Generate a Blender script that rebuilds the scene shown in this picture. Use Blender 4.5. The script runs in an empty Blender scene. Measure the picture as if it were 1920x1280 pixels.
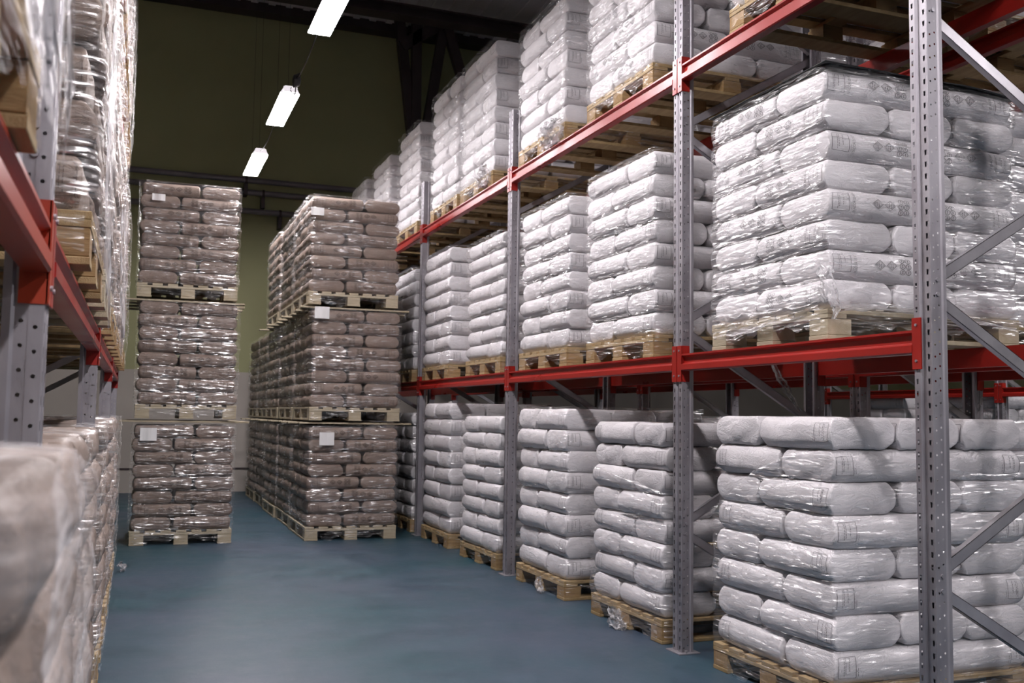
import bpy, math, random
from mathutils import Vector, Matrix, noise
from mathutils.bvhtree import BVHTree

R = random.Random(7)
scene = bpy.context.scene
COL = scene.collection

# ------------------------------------------------------------------ helpers
class MB:
    """collects polygons, then links them as one mesh object"""
    def __init__(s): s.v = []; s.f = []; s.m = []
    def add(s, vs, fs, mi=0):
        o = len(s.v); s.v += [tuple(p) for p in vs]
        for f in fs: s.f.append(tuple(i + o for i in f)); s.m.append(mi)
    def box(s, x0, y0, z0, x1, y1, z1, mi=0, b=0.0):
        if b <= 0:
            vs = [(x0,y0,z0),(x1,y0,z0),(x1,y1,z0),(x0,y1,z0),(x0,y0,z1),(x1,y0,z1),(x1,y1,z1),(x0,y1,z1)]
            s.add(vs, [(3,2,1,0),(4,5,6,7),(0,1,5,4),(1,2,6,5),(2,3,7,6),(3,0,4,7)], mi)
        else:   # chamfered along its vertical faces
            vs = []
            for z, k in ((z0,b),(z0+b,0),(z1-b,0),(z1,b)):
                vs += [(x0+k,y0+k,z),(x1-k,y0+k,z),(x1-k,y1-k,z),(x0+k,y1-k,z)]
            fs = [(3,2,1,0),(12,13,14,15)]
            for r in range(3):
                for i in range(4):
                    j = (i+1) % 4; fs.append((r*4+i, r*4+j, r*4+4+j, r*4+4+i))
            s.add(vs, fs, mi)
    def tube(s, pts, r, n=8, mi=0, cap=True):
        pts = [Vector(p) for p in pts]; rings = []; up = Vector((0,0,1))
        for i, p in enumerate(pts):
            a = pts[max(i-1,0)]; b = pts[min(i+1,len(pts)-1)]
            t = (b-a).normalized()
            side = t.cross(up if abs(t.z) < .95 else Vector((0,1,0))).normalized(); q = side.cross(t)
            rr = r[i] if isinstance(r, (list,tuple)) else r
            rings.append([p + (side*math.cos(2*math.pi*k/n) + q*math.sin(2*math.pi*k/n))*rr for k in range(n)])
        vs = [v for g in rings for v in g]; fs = []
        for i in range(len(pts)-1):
            for k in range(n):
                j = (k+1) % n; fs.append((i*n+k, i*n+j, (i+1)*n+j, (i+1)*n+k))
        if cap: fs += [tuple(range(n))[::-1], tuple(range((len(pts)-1)*n, len(pts)*n))]
        s.add(vs, fs, mi)
    def extrude(s, prof, a, b, axis, mi=0):
        """closed profile of 2D points extruded from a to b along 'x','y' or 'z'"""
        n = len(prof)
        def P(p, t):
            return {'y': (p[0], t, p[1]), 'x': (t, p[0], p[1]), 'z': (p[0], p[1], t)}[axis]
        s.add([P(p,a) for p in prof] + [P(p,b) for p in prof],
              [(i,(i+1)%n,n+(i+1)%n,n+i) for i in range(n)] + [tuple(range(n))[::-1], tuple(range(n,2*n))], mi)
    def bar(s, a, b, w, h, mi=0, up=(0,0,1)):
        a, b = Vector(a), Vector(b); t = (b-a).normalized(); side = t.cross(Vector(up))
        side = side.normalized() if side.length > 1e-4 else Vector((1,0,0)); q = side.cross(t)
        vs = [e + side*sx*w/2 + q*sz*h/2 for e in (a,b) for sx, sz in ((-1,-1),(1,-1),(1,1),(-1,1))]
        s.add(vs, [(3,2,1,0),(4,5,6,7),(0,1,5,4),(1,2,6,5),(2,3,7,6),(3,0,4,7)], mi)
    def mesh(s, name, mats, smooth=False):
        me = bpy.data.meshes.new(name); me.from_pydata(s.v, [], s.f); me.update()
        for m in (mats if isinstance(mats, (list,tuple)) else [mats]): me.materials.append(m)
        me.polygons.foreach_set('material_index', s.m)
        if smooth: me.polygons.foreach_set('use_smooth', [True]*len(me.polygons))
        return me
    def build(s, name, mats, parent=None, loc=(0,0,0), rz=0, smooth=False):
        return link(name, s.mesh(name, mats, smooth), parent, loc, rz)

def link(name, data, parent=None, loc=(0,0,0), rz=0):
    o = bpy.data.objects.new(name, data); COL.objects.link(o)
    o.location = loc; o.rotation_euler = (0,0,rz)
    if parent: o.parent = parent
    return o
def tag(o, label, cat, group=None, kind=None):
    o['label'] = label; o['category'] = cat
    if group: o['group'] = group
    if kind: o['kind'] = kind
    return o
def empty(name, loc=(0,0,0), rz=0):
    o = link(name, None, None, loc, rz); o.empty_display_size = .2; return o
KIDS = {}
def copy_tree(o, parent=None):
    c = o.copy(); COL.objects.link(c)
    if parent: c.parent = parent
    for k in list(KIDS.get(o.name, ())): copy_tree(k, c)
    return c
def kid(parent, o): KIDS.setdefault(parent.name, []).append(o); return o

# ------------------------------------------------------------------ materials
def mat(name):
    m = bpy.data.materials.new(name); m.use_nodes = True
    return m, m.node_tree, m.node_tree.nodes['Principled BSDF']
def N(t, k, **kw):
    n = t.nodes.new(k)
    for a, b in kw.items():
        if a in n.inputs: n.inputs[a].default_value = b
        else: setattr(n, a, b)
    return n
def coords(t, scale=(1,1,1), rot=(0,0,0), kind='Object'):
    c = N(t, 'ShaderNodeTexCoord'); m = N(t, 'ShaderNodeMapping')
    m.inputs['Scale'].default_value = scale; m.inputs['Rotation'].default_value = rot
    t.links.new(c.outputs[kind], m.inputs[0]); return m.outputs[0]
def ramp(t, src, stops):
    r = N(t, 'ShaderNodeValToRGB'); t.links.new(src, r.inputs[0]); e = r.color_ramp.elements
    while len(e) < len(stops): e.new(.5)
    for i, (p, c) in enumerate(stops):
        e[i].position = p; e[i].color = (*c, 1) if len(c) == 3 else c
    return r.outputs[0]
def noisy(name, c1, c2, scale=5, rough=.6, bump=0, bscale=60, stretch=(1,1,1), metal=0, spec=.5, kind='Object', rr=None, detail=4):
    m, t, p = mat(name)
    co = coords(t, stretch, kind=kind)
    n = N(t, 'ShaderNodeTexNoise', Scale=scale, Detail=detail); t.links.new(co, n.inputs['Vector'])
    t.links.new(ramp(t, n.outputs[0], [(.3,c1),(.7,c2)]), p.inputs['Base Color'])
    p.inputs['Roughness'].default_value = rough; p.inputs['Metallic'].default_value = metal
    p.inputs['Specular IOR Level'].default_value = spec
    if rr: t.links.new(ramp(t, n.outputs[0], [(.3,(rr[0],)*3),(.7,(rr[1],)*3)]), p.inputs['Roughness'])
    if bump:
        b = N(t, 'ShaderNodeTexNoise', Scale=bscale, Detail=3); t.links.new(co, b.inputs['Vector'])
        bm = N(t, 'ShaderNodeBump', Strength=bump, Distance=.01); t.links.new(b.outputs[0], bm.inputs['Height'])
        t.links.new(bm.outputs[0], p.inputs['Normal'])
    return m

def sack_mat(name, c1, c2, rough):
    m, t, p = mat(name)
    co = coords(t)
    oi = N(t, 'ShaderNodeObjectInfo')
    n = N(t, 'ShaderNodeTexNoise', Scale=3.0, Detail=3); t.links.new(co, n.inputs['Vector'])
    col = ramp(t, n.outputs[0], [(.3,c1),(.7,c2)])
    hsv = N(t, 'ShaderNodeHueSaturation'); t.links.new(col, hsv.inputs['Color'])
    mr = N(t, 'ShaderNodeMapRange'); mr.inputs['To Min'].default_value = .9; mr.inputs['To Max'].default_value = 1.06
    t.links.new(oi.outputs['Random'], mr.inputs['Value']); t.links.new(mr.outputs[0], hsv.inputs['Value'])
    t.links.new(hsv.outputs[0], p.inputs['Base Color'])
    p.inputs['Roughness'].default_value = rough; p.inputs['Specular IOR Level'].default_value = .35
    w = N(t, 'ShaderNodeTexNoise', Scale=9, Detail=6, Distortion=1.2); t.links.new(coords(t, (1,1,2.2)), w.inputs['Vector'])
    v = N(t, 'ShaderNodeTexVoronoi', Scale=7, feature='DISTANCE_TO_EDGE')
    wn = N(t, 'ShaderNodeVectorMath', operation='ADD')
    t.links.new(co, wn.inputs[0]); t.links.new(w.outputs[1], wn.inputs[1]); t.links.new(wn.outputs[0], v.inputs['Vector'])
    cr = ramp(t, v.outputs['Distance'], [(0,(0,0,0)),(.09,(1,1,1))])
    ad = N(t, 'ShaderNodeMath', operation='MULTIPLY_ADD'); ad.inputs[1].default_value = .25
    t.links.new(cr, ad.inputs[0]); t.links.new(w.outputs[0], ad.inputs[2])
    bm = N(t, 'ShaderNodeBump', Strength=.6, Distance=.014); t.links.new(ad.outputs[0], bm.inputs['Height'])
    t.links.new(bm.outputs[0], p.inputs['Normal'])
    return m
M_WHITE = sack_mat('white_paper', (.70,.67,.69), (.80,.77,.79), .5)
M_BROWN = sack_mat('kraft_paper', (.215,.158,.128), (.285,.215,.175), .5)
M_INKW = noisy('print_ink_grey', (.07,.065,.07), (.14,.13,.14), 40, .7)
M_INKB = noisy('print_ink_brown', (.10,.07,.055), (.15,.105,.08), 40, .7)

def film_mat(name, base, gain, haze, rot=.40, bump=.9, rough=.2, dist=.024):
    """clear stretch film: mostly transparent, with stretched wrinkles that catch the lamps"""
    m, t, p = mat(name); t.nodes.remove(p); out = t.nodes['Material Output']
    uv = coords(t, (3.2,17,1), (0,0,rot), 'UV')
    uv2 = coords(t, (3.4,34,1), (0,0,rot*.7), 'UV')
    a = N(t, 'ShaderNodeTexNoise', Scale=1.6, Detail=2, Distortion=.5); t.links.new(uv, a.inputs['Vector'])
    b = N(t, 'ShaderNodeTexNoise', Scale=1.6, Detail=2, Distortion=.25); t.links.new(uv2, b.inputs['Vector'])
    big = N(t, 'ShaderNodeTexNoise', Scale=1.5, Detail=3); t.links.new(coords(t, (1.3,2.2,1), (0,0,.3), 'UV'), big.inputs['Vector'])
    c_ = N(t, 'ShaderNodeTexNoise', Scale=1.6, Detail=1); t.links.new(coords(t, (4.5,27,1), (0,0,rot*1.3), 'UV'), c_.inputs['Vector'])
    add = N(t, 'ShaderNodeMath', operation='ADD'); t.links.new(a.outputs[0], add.inputs[0]); t.links.new(c_.outputs[0], add.inputs[1])
    bm = N(t, 'ShaderNodeBump', Strength=bump, Distance=dist); t.links.new(add.outputs[0], bm.inputs['Height'])
    gl = N(t, 'ShaderNodeBsdfGlossy', Roughness=rough); gl.inputs['Color'].default_value = (.97,.95,.97,1)
    t.links.new(bm.outputs[0], gl.inputs['Normal'])
    df = N(t, 'ShaderNodeBsdfDiffuse'); df.inputs['Color'].default_value = (.75,.73,.75,1)
    t.links.new(bm.outputs[0], df.inputs['Normal'])
    tr = N(t, 'ShaderNodeBsdfTransparent')
    lw = N(t, 'ShaderNodeLayerWeight', Blend=.28); t.links.new(bm.outputs[0], lw.inputs['Normal'])
    st = ramp(t, b.outputs[0], [(.50,(.03,.03,.03)),(.60,(1,1,1))])
    bg = ramp(t, big.outputs[0], [(.42,(.10,)*3),(.66,(1,1,1))])
    fine = N(t, 'ShaderNodeTexNoise', Scale=1.0, Detail=3); t.links.new(coords(t, (9,38,1), (0,0,rot), 'UV'), fine.inputs['Vector'])
    fd = ramp(t, fine.outputs[0], [(.46,(.1,.1,.1)),(.56,(1,1,1))])
    mu0 = N(t, 'ShaderNodeMath', operation='MULTIPLY'); t.links.new(st, mu0.inputs[0]); t.links.new(bg, mu0.inputs[1])
    mu = N(t, 'ShaderNodeMath', operation='MULTIPLY'); t.links.new(mu0.outputs[0], mu.inputs[0]); t.links.new(fd, mu.inputs[1])
    ma = N(t, 'ShaderNodeMath', operation='MULTIPLY_ADD'); ma.inputs[1].default_value = gain; ma.inputs[2].default_value = base
    t.links.new(mu.outputs[0], ma.inputs[0])
    fr = N(t, 'ShaderNodeMath', operation='MULTIPLY_ADD', use_clamp=True); fr.inputs[1].default_value = .10
    t.links.new(lw.outputs['Fresnel'], fr.inputs[0]); t.links.new(ma.outputs[0], fr.inputs[2])
    hz = N(t, 'ShaderNodeMath', operation='MULTIPLY'); hz.inputs[1].default_value = haze; t.links.new(bg, hz.inputs[0])
    m1 = N(t, 'ShaderNodeMixShader'); t.links.new(hz.outputs[0], m1.inputs[0]); t.links.new(tr.outputs[0], m1.inputs[1]); t.links.new(df.outputs[0], m1.inputs[2])
    m2 = N(t, 'ShaderNodeAddShader'); t.links.new(fr.outputs[0], gl.inputs['Color']); t.links.new(m1.outputs[0], m2.inputs[0]); t.links.new(gl.outputs[0], m2.inputs[1])
    t.links.new(m2.outputs[0], out.inputs[0])
    return m
M_FILM = film_mat('stretch_film', .012, .55, .03, bump=1.0, rough=.3)
M_FILMH = film_mat('stretch_film_milky', .015, .55, .14, bump=1.0, rough=.3)
M_FILMB = film_mat('stretch_film_tight', .015, .85, .10, rot=.12, bump=1.0, rough=.3, dist=.03)
M_FILMD = film_mat('stretch_film_bunched', .03, .22, .55, rot=1.3, rough=.3)
M_FILMC = film_mat('stretch_film_many_turns', .03, .20, .50, rot=.9, bump=.5, rough=.35)

M_WOOD = noisy('pallet_wood', (.30,.20,.09), (.42,.30,.15), 3, .75, .25, 30, (1,8,8))
M_WOODP = noisy('pale_pallet_wood', (.40,.33,.22), (.50,.43,.31), 3, .75, .25, 30, (1,8,8))
M_WOODD = noisy('block_wood', (.26,.16,.07), (.36,.23,.10), 6, .8, .25, 30, (8,1,8))
M_RED = noisy('red_enamel', (.30,.014,.010), (.38,.02,.014), 2.5, .32, .03, 20, rr=(.27,.38))
M_ORANGE = noisy('orange_red_enamel', (.34,.035,.015), (.42,.05,.02), 2.5, .36)
M_STEEL = noisy('galvanised_steel', (.33,.31,.34), (.45,.43,.46), 9, .38, .08, 40, (1,1,.4), metal=.75, rr=(.42,.58))
M_STEELD = noisy('brace_steel', (.38,.36,.39), (.5,.48,.51), 9, .33, metal=.6)
M_DARK = noisy('dark_steel_paint', (.040,.026,.030), (.060,.042,.046), 3, .55)
M_PIPE = noisy('grey_pipe_paint', (.16,.14,.16), (.22,.20,.22), 3, .35)
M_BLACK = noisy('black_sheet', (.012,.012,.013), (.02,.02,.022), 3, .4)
M_PAPER = noisy('white_label_paper', (.86,.85,.84), (.9,.89,.88), 9, .6)
M_HOUSE = noisy('lamp_housing', (.5,.49,.5), (.58,.57,.58), 3, .5)
_p = M_HOUSE.node_tree.nodes['Principled BSDF']; _p.inputs['Emission Color'].default_value = (1,.92,.98,1); _p.inputs['Emission Strength'].default_value = .8
M_ROOF = noisy('grey_roof_sheet', (.74,.68,.74), (.82,.76,.82), 1.2, .7)
M_CABLE = noisy('black_cable', (.015,.015,.015), (.02,.02,.02), 3, .5)

def floor_mat():
    m, t, p = mat('painted_floor')
    a = N(t, 'ShaderNodeTexNoise', Scale=.55, Detail=7, Roughness=.6); t.links.new(coords(t), a.inputs['Vector'])
    b = N(t, 'ShaderNodeTexNoise', Scale=3.2, Detail=8, Roughness=.7); t.links.new(coords(t), b.inputs['Vector'])
    c1 = ramp(t, a.outputs[0], [(.38,(.022,.072,.095)),(.62,(.055,.08,.12))])
    c2 = ramp(t, b.outputs[0], [(.4,(.72,.74,.76)),(.62,(1,1,1))])
    mx = N(t, 'ShaderNodeMixRGB', blend_type='MULTIPLY'); mx.inputs[0].default_value = .6
    t.links.new(c1, mx.inputs[1]); t.links.new(c2, mx.inputs[2]); t.links.new(mx.outputs[0], p.inputs['Base Color'])
    t.links.new(ramp(t, b.outputs[0], [(.3,(.38,)*3),(.7,(.55,)*3)]), p.inputs['Roughness'])
    sc_ = N(t, 'ShaderNodeTexNoise', Scale=30, Detail=4); t.links.new(coords(t, (1,.12,1)), sc_.inputs['Vector'])
    bm = N(t, 'ShaderNodeBump', Strength=.08, Distance=.01); t.links.new(sc_.outputs[0], bm.inputs['Height']); t.links.new(bm.outputs[0], p.inputs['Normal'])
    return m
M_FLOOR = floor_mat()
M_WALL = noisy('olive_wall_paint', (.385,.385,.21), (.44,.435,.24), .8, .8)
M_WALLG = noisy('grey_dado_paint', (.48,.43,.39), (.55,.50,.45), 1.2, .75)

m, t, p = mat('lamp_diffuser'); M_LAMP = m
p.inputs['Base Color'].default_value = (.9,.9,.9,1)
p.inputs['Emission Color'].default_value = (1.0,.945,.97,1); p.inputs['Emission Strength'].default_value = 130

# ------------------------------------------------------------------ camera
F, YAW, PIT, ROL, H = 1850.12, .3624123, .0749873, .0145465, 1.367939
fw = Vector((math.sin(YAW)*math.cos(PIT), math.cos(YAW)*math.cos(PIT), math.sin(PIT)))
rt = Vector((math.cos(YAW), -math.sin(YAW), 0)); up = rt.cross(fw)
cr_, sr_ = math.cos(ROL), math.sin(ROL)
cx = rt*cr_ + up*sr_; cy = up*cr_ - rt*sr_
cam = bpy.data.cameras.new('camera'); cam.sensor_width = 36; cam.lens = F/1920*36
cam.clip_start = .02; cam.clip_end = 100
cam.dof.use_dof = True; cam.dof.focus_distance = 4.6; cam.dof.aperture_fstop = 5.6
co = bpy.data.objects.new('camera', cam); COL.objects.link(co); scene.camera = co
co.matrix_world = Matrix(((cx.x,cy.x,-fw.x,0),(cx.y,cy.y,-fw.y,0),(cx.z,cy.z,-fw.z,H),(0,0,0,1)))

# ------------------------------------------------------------------ the building
def struct(name, mb, m, **k):
    o = mb.build(name, m, **k); o['kind'] = 'structure'; return o
XL, XR, YF, YB, ZC = -5.0, 16.0, -11.0, 17.66, 8.55
b = MB(); b.box(XL, YF, -.1, XR, YB, 0); struct('floor', b, M_FLOOR)
b = MB(); b.box(XL, YB, 0, XR, YB+.2, 2.05, 1); b.box(XL, YB, 2.05, XR, YB+.2, ZC, 0); struct('wall_back', b, [M_WALL, M_WALLG])
b = MB(); b.box(XL-.2, YF, 0, XL, YB, ZC); struct('wall_left', b, M_WALL)
b = MB(); b.box(XR, YF, 0, XR+.2, YB, ZC); struct('wall_right', b, M_WALL)
b = MB(); b.box(XL, YF, ZC, XR, YB, ZC+.15)
for i in range(70): b.box(XL+.3*i, YF, ZC-.03, XL+.3*i+.12, YB, ZC)
struct('ceiling', b, M_ROOF)
b = MB(); b.box(XL, YB-.012, .38, XR, YB, .41); struct('trim_1', b, M_DARK)
# roof beams across the hall
b = MB(); b.box(XL, 17.35, 8.38, XR, YB-.005, 8.545); struct('trim_2', b, M_DARK)
b = MB(); b.box(XL, 15.6, 7.99, XR, 15.9, 8.02); b.box(XL, 15.7, 8.02, XR, 15.8, 8.16); b.box(XL, 15.6, 8.16, XR, 15.9, 8.19); struct('trim_3', b, M_DARK)
b = MB(); b.box(XL, 13.0, 8.0, XR, 13.3, 8.5); struct('trim_4', b, M_DARK)
def strut(n, a, c, w=.16):
    b = MB(); b.bar(a, c, w, .14, up=(0,1,0)); struct('trim_%d' % n, b, M_DARK)
strut(5, (4.16,16.95,8.5), (4.50,16.95,5.9), .17)
strut(6, (4.47,16.9,8.5), (4.50,16.9,5.9), .17)
strut(7, (4.98,16.85,8.5), (4.60,16.85,5.9), .17)
strut(8, (4.98,16.8,8.5), (5.75,16.8,6.2), .17)
strut(9, (6.35,16.9,8.5), (6.1,16.9,7.0), .2)
strut(10, (4.2,16.9,7.95), (4.95,16.9,8.5), .2)
# pipes along the back wall
for i, (z, y, r) in enumerate(((5.37,17.40,.05),(5.17,17.45,.05),(4.84,17.45,.05))):
    root = empty('wall_pipe', (0,y,z))
    tag(root, ('topmost','middle','lowest')[i] + ' of three grey steel pipes running along the olive wall', 'pipe', 'pipes on the back wall')
    b = MB(); b.tube([(x, 0, 0) for x in (XL,0,5,10,XR)], r, 14); b.build('pipe', M_PIPE, root, smooth=True)
    for xb in (-1.2, 1.63, 4.4, 7.0):
        b = MB(); b.box(xb+i*.3-.03, -.02, -.26, xb+i*.3+.03, .2, -.04); b.tube([(xb+i*.3-.02,0,0),(xb+i*.3+.02,0,0)], r*1.25, 14); b.build('bracket', M_DARK, root)

# ------------------------------------------------------------------ lamps over the aisle
LX, LZ = 1.385, 4.72
def lamp(x, y, z, label, group):
    root = empty('ceiling_lamp', (x,y,z)); tag(root, label, 'lamp', group)
    L, w = .62, .10
    b = MB()
    vs = [(-w,-L,0),(w,-L,0),(w,L,0),(-w,L,0),(-w*.55,-L-.005,.075),(w*.55,-L-.005,.075),(w*.55,L+.005,.075),(-w*.55,L+.005,.075)]
    b.add(vs, [(4,5,6,7),(0,1,5,4),(1,2,6,5),(2,3,7,6),(3,0,4,7)])
    b.box(-w*.7,-L-.03,.005,w*.7,-L,.06); b.box(-w*.7,L,.005,w*.7,L+.03,.06)
    b.build('housing', M_HOUSE, root)
    b = MB(); b.box(-w*.96,-L*.985,-.011,w*.96,L*.985,-.001); b.m = [1]*6; b.m[1] = 0; b.build('diffuser', [M_HOUSE, M_LAMP], root)
    for s in (-.45, .45):
        b = MB(); b.tube([(0,s,.07),(0,s,ZC-z-.03)], .0018, 6); b.build('hanging_wire', M_CABLE, root)
LY = [13.62, 10.97, 7.98, 5.1, 2.2, -.7, -3.6, -6.5]  # last two are unseen, added behind the camera as frontal fill
lab = ['small far glowing ceiling lamp closest to the pipes on the wall', 'glowing ceiling lamp hanging between the cable coil and the far lamp',
       'large glowing ceiling lamp cut by the upper picture edge', 'ceiling lamp over the aisle beside the second rack post', 'ceiling lamp over the aisle beside the first rack post', 'ceiling lamp over the aisle behind the camera', 'unseen fill lamp added over the aisle well behind the camera', 'last unseen fill lamp added over the aisle behind the camera']
for y, l in zip(LY, lab): lamp(LX, y, LZ, l, 'lamps over the aisle')
for k, y in enumerate((3.6, 6.4)): lamp(7.55, y, LZ, 'ceiling lamp over the neighbouring aisle, ' + ('first','second','third')[k] + ' in its line', 'lamps over the next aisle')
for k, x in enumerate((4.1, 7.0)): lamp(x, -.9, LZ, 'unseen lamp added behind the camera for frontal light, ' + ('first','second')[k] + ' from the main aisle', 'added lamps behind the camera')  # unseen lamps, added to light the near load faces from the front
b = MB()
pts = []
for a, c in zip(LY[:-1], LY[1:]):
    for k in range(13):
        f = k/12; pts.append((LX, a+(c-a)*f, LZ+.085-.11*math.sin(math.pi*f)**2*(1 if abs(c-a) > 1 else 0)))
b.tube(pts, .006, 6); tag(b.build('power_cable', M_CABLE), 'thin dark cable slung from lamp to lamp above the aisle', 'cable')
root = empty('cable_coil', (LX, 9.9, 4.73)); tag(root, 'dark coil of spare cable hanging between two ceiling lamps', 'cable coil')
b = MB()
for k in range(5):
    b.tube([(.012*(k-2), .055*math.cos(a*math.pi/8), .055*math.sin(a*math.pi/8)-.03+.006*k) for a in range(17)], .012, 6)
b.build('coil', M_CABLE, root, smooth=True)
b = MB(); b.tube([(0,.03,-.02),(.01,.15,-.12),(0,.32,-.05),(0,.45,.03)], .006, 6); b.build('lead', M_CABLE, root, smooth=True)

# ------------------------------------------------------------------ sacks
def sackpt(u, v, w, P):
    """a filled valve sack: flat sides, rounded long edges, pinched corners, folded block ends"""
    L, W, Hh, sd, amp = P
    a, b_, c = L/2, W/2, Hh/2
    rx, ry, rz = .024, .027, c*.95
    px, py, pz = u*a, v*b_, w*c
    ix = max(-a+rx, min(a-rx, px)); iy = max(-b_+ry, min(b_-ry, py)); iz = max(-c+rz, min(c-rz, pz))
    dx, dy, dz = (px-ix)/rx, (py-iy)/ry, (pz-iz)/rz
    dxy = (abs(dx)**7+abs(dy)**7)**(1/7)
    pe = 2.35 + 2.2*(abs(dx)**7/(abs(dx)**7+abs(dy)**7+1e-12))
    n_ = (dxy**pe+abs(dz)**pe)**(1/pe)
    mx = max(abs(dx), abs(dy), abs(dz))
    k = mx/n_ if n_ > 1e-9 else 1
    px, py, pz = ix+dx*rx*k, iy+dy*ry*k, iz+dz*rz*k
    x, y, z = px/a, py/b_, pz/c
    e2 = (min(1,abs(x))*min(1,abs(y)))**9*(1-z*z)
    px *= 1+.018*e2; py *= 1+.030*e2; pz *= 1-.14*(min(1,abs(u))*min(1,abs(v)))**14
    bul = (1-min(1,z*z)); az = min(1, abs(z))**3.2
    py -= math.copysign(.027*az*min(1,abs(y))**6, y); px -= math.copysign(.007*az*min(1,abs(x))**8, x)
    py += math.copysign(.007*bul*(1-x*x)*min(1,abs(y))**4, y); px += math.copysign(.004*bul*(1-y*y)*min(1,abs(x))**6, x)
    tt = abs(z)*1.05 + 1.1*(abs(y)-.55)
    if abs(x) > .8: px -= math.copysign(.007*min(1, max(0, tt/.10))*min(1,(abs(x)-.8)/.15), x)
    p = Vector((px, py, pz))
    n = noise.noise_vector(p*4.5 + Vector((sd*3.1, sd*1.7, sd)))
    n2 = noise.noise_vector(p*15 + Vector((sd, sd*2.3, 5)))
    flat = 1 - abs(z)*.6
    p += Vector((n.x*.008*amp, n.y*.010*amp, n.z*.011*amp*flat)) + n2*.0030*amp*flat
    p.z += math.sin(p.y*95+sd)*max(0, abs(x)-.62)*.008*amp*flat
    return p
def sack_mesh(name, P, nx, ny, nz, m):
    b = MB(); idx = {}
    def vid(i, j, k):
        key = (i,j,k)
        if key not in idx:
            f = lambda a, n: (lambda t: math.copysign(abs(t)**.62, t))(2*a/n-1)
            idx[key] = len(b.v); b.v.append(tuple(sackpt(f(i,nx), f(j,ny), f(k,nz), P)))
        return idx[key]
    def face(a, c, d, e): b.f.append((a,c,d,e)); b.m.append(0)
    for i in range(nx):
        for j in range(ny):
            face(vid(i,j,nz),vid(i+1,j,nz),vid(i+1,j+1,nz),vid(i,j+1,nz)); face(vid(i,j+1,0),vid(i+1,j+1,0),vid(i+1,j,0),vid(i,j,0))
    for i in range(nx):
        for k in range(nz):
            face(vid(i,0,k),vid(i+1,0,k),vid(i+1,0,k+1),vid(i,0,k+1)); face(vid(i+1,ny,k),vid(i,ny,k),vid(i,ny,k+1),vid(i+1,ny,k+1))
    for j in range(ny):
        for k in range(nz):
            face(vid(0,j+1,k),vid(0,j,k),vid(0,j,k+1),vid(0,j+1,k+1)); face(vid(nx,j,k),vid(nx,j+1,k),vid(nx,j+1,k+1),vid(nx,j,k+1))
    return b.mesh(name, m, True)

def text_shape(s, size):
    c = bpy.data.curves.new('t', 'FONT'); c.body = s; c.size = size; c.align_x = 'CENTER'; c.resolution_u = 2
    o = bpy.data.objects.new('t', c); COL.objects.link(o); bpy.context.view_layer.update()
    me = bpy.data.meshes.new_from_object(o.evaluated_get(bpy.context.evaluated_depsgraph_get()))
    vs = [(v.co.x, v.co.y) for v in me.vertices]; fs = [tuple(pl.vertices) for pl in me.polygons]
    bpy.data.objects.remove(o); bpy.data.meshes.remove(me); bpy.data.curves.remove(c)
    return vs, fs
TXT = text_shape('МАССА 25 КГ', .021)
TXT25 = text_shape('25', .022)

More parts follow.
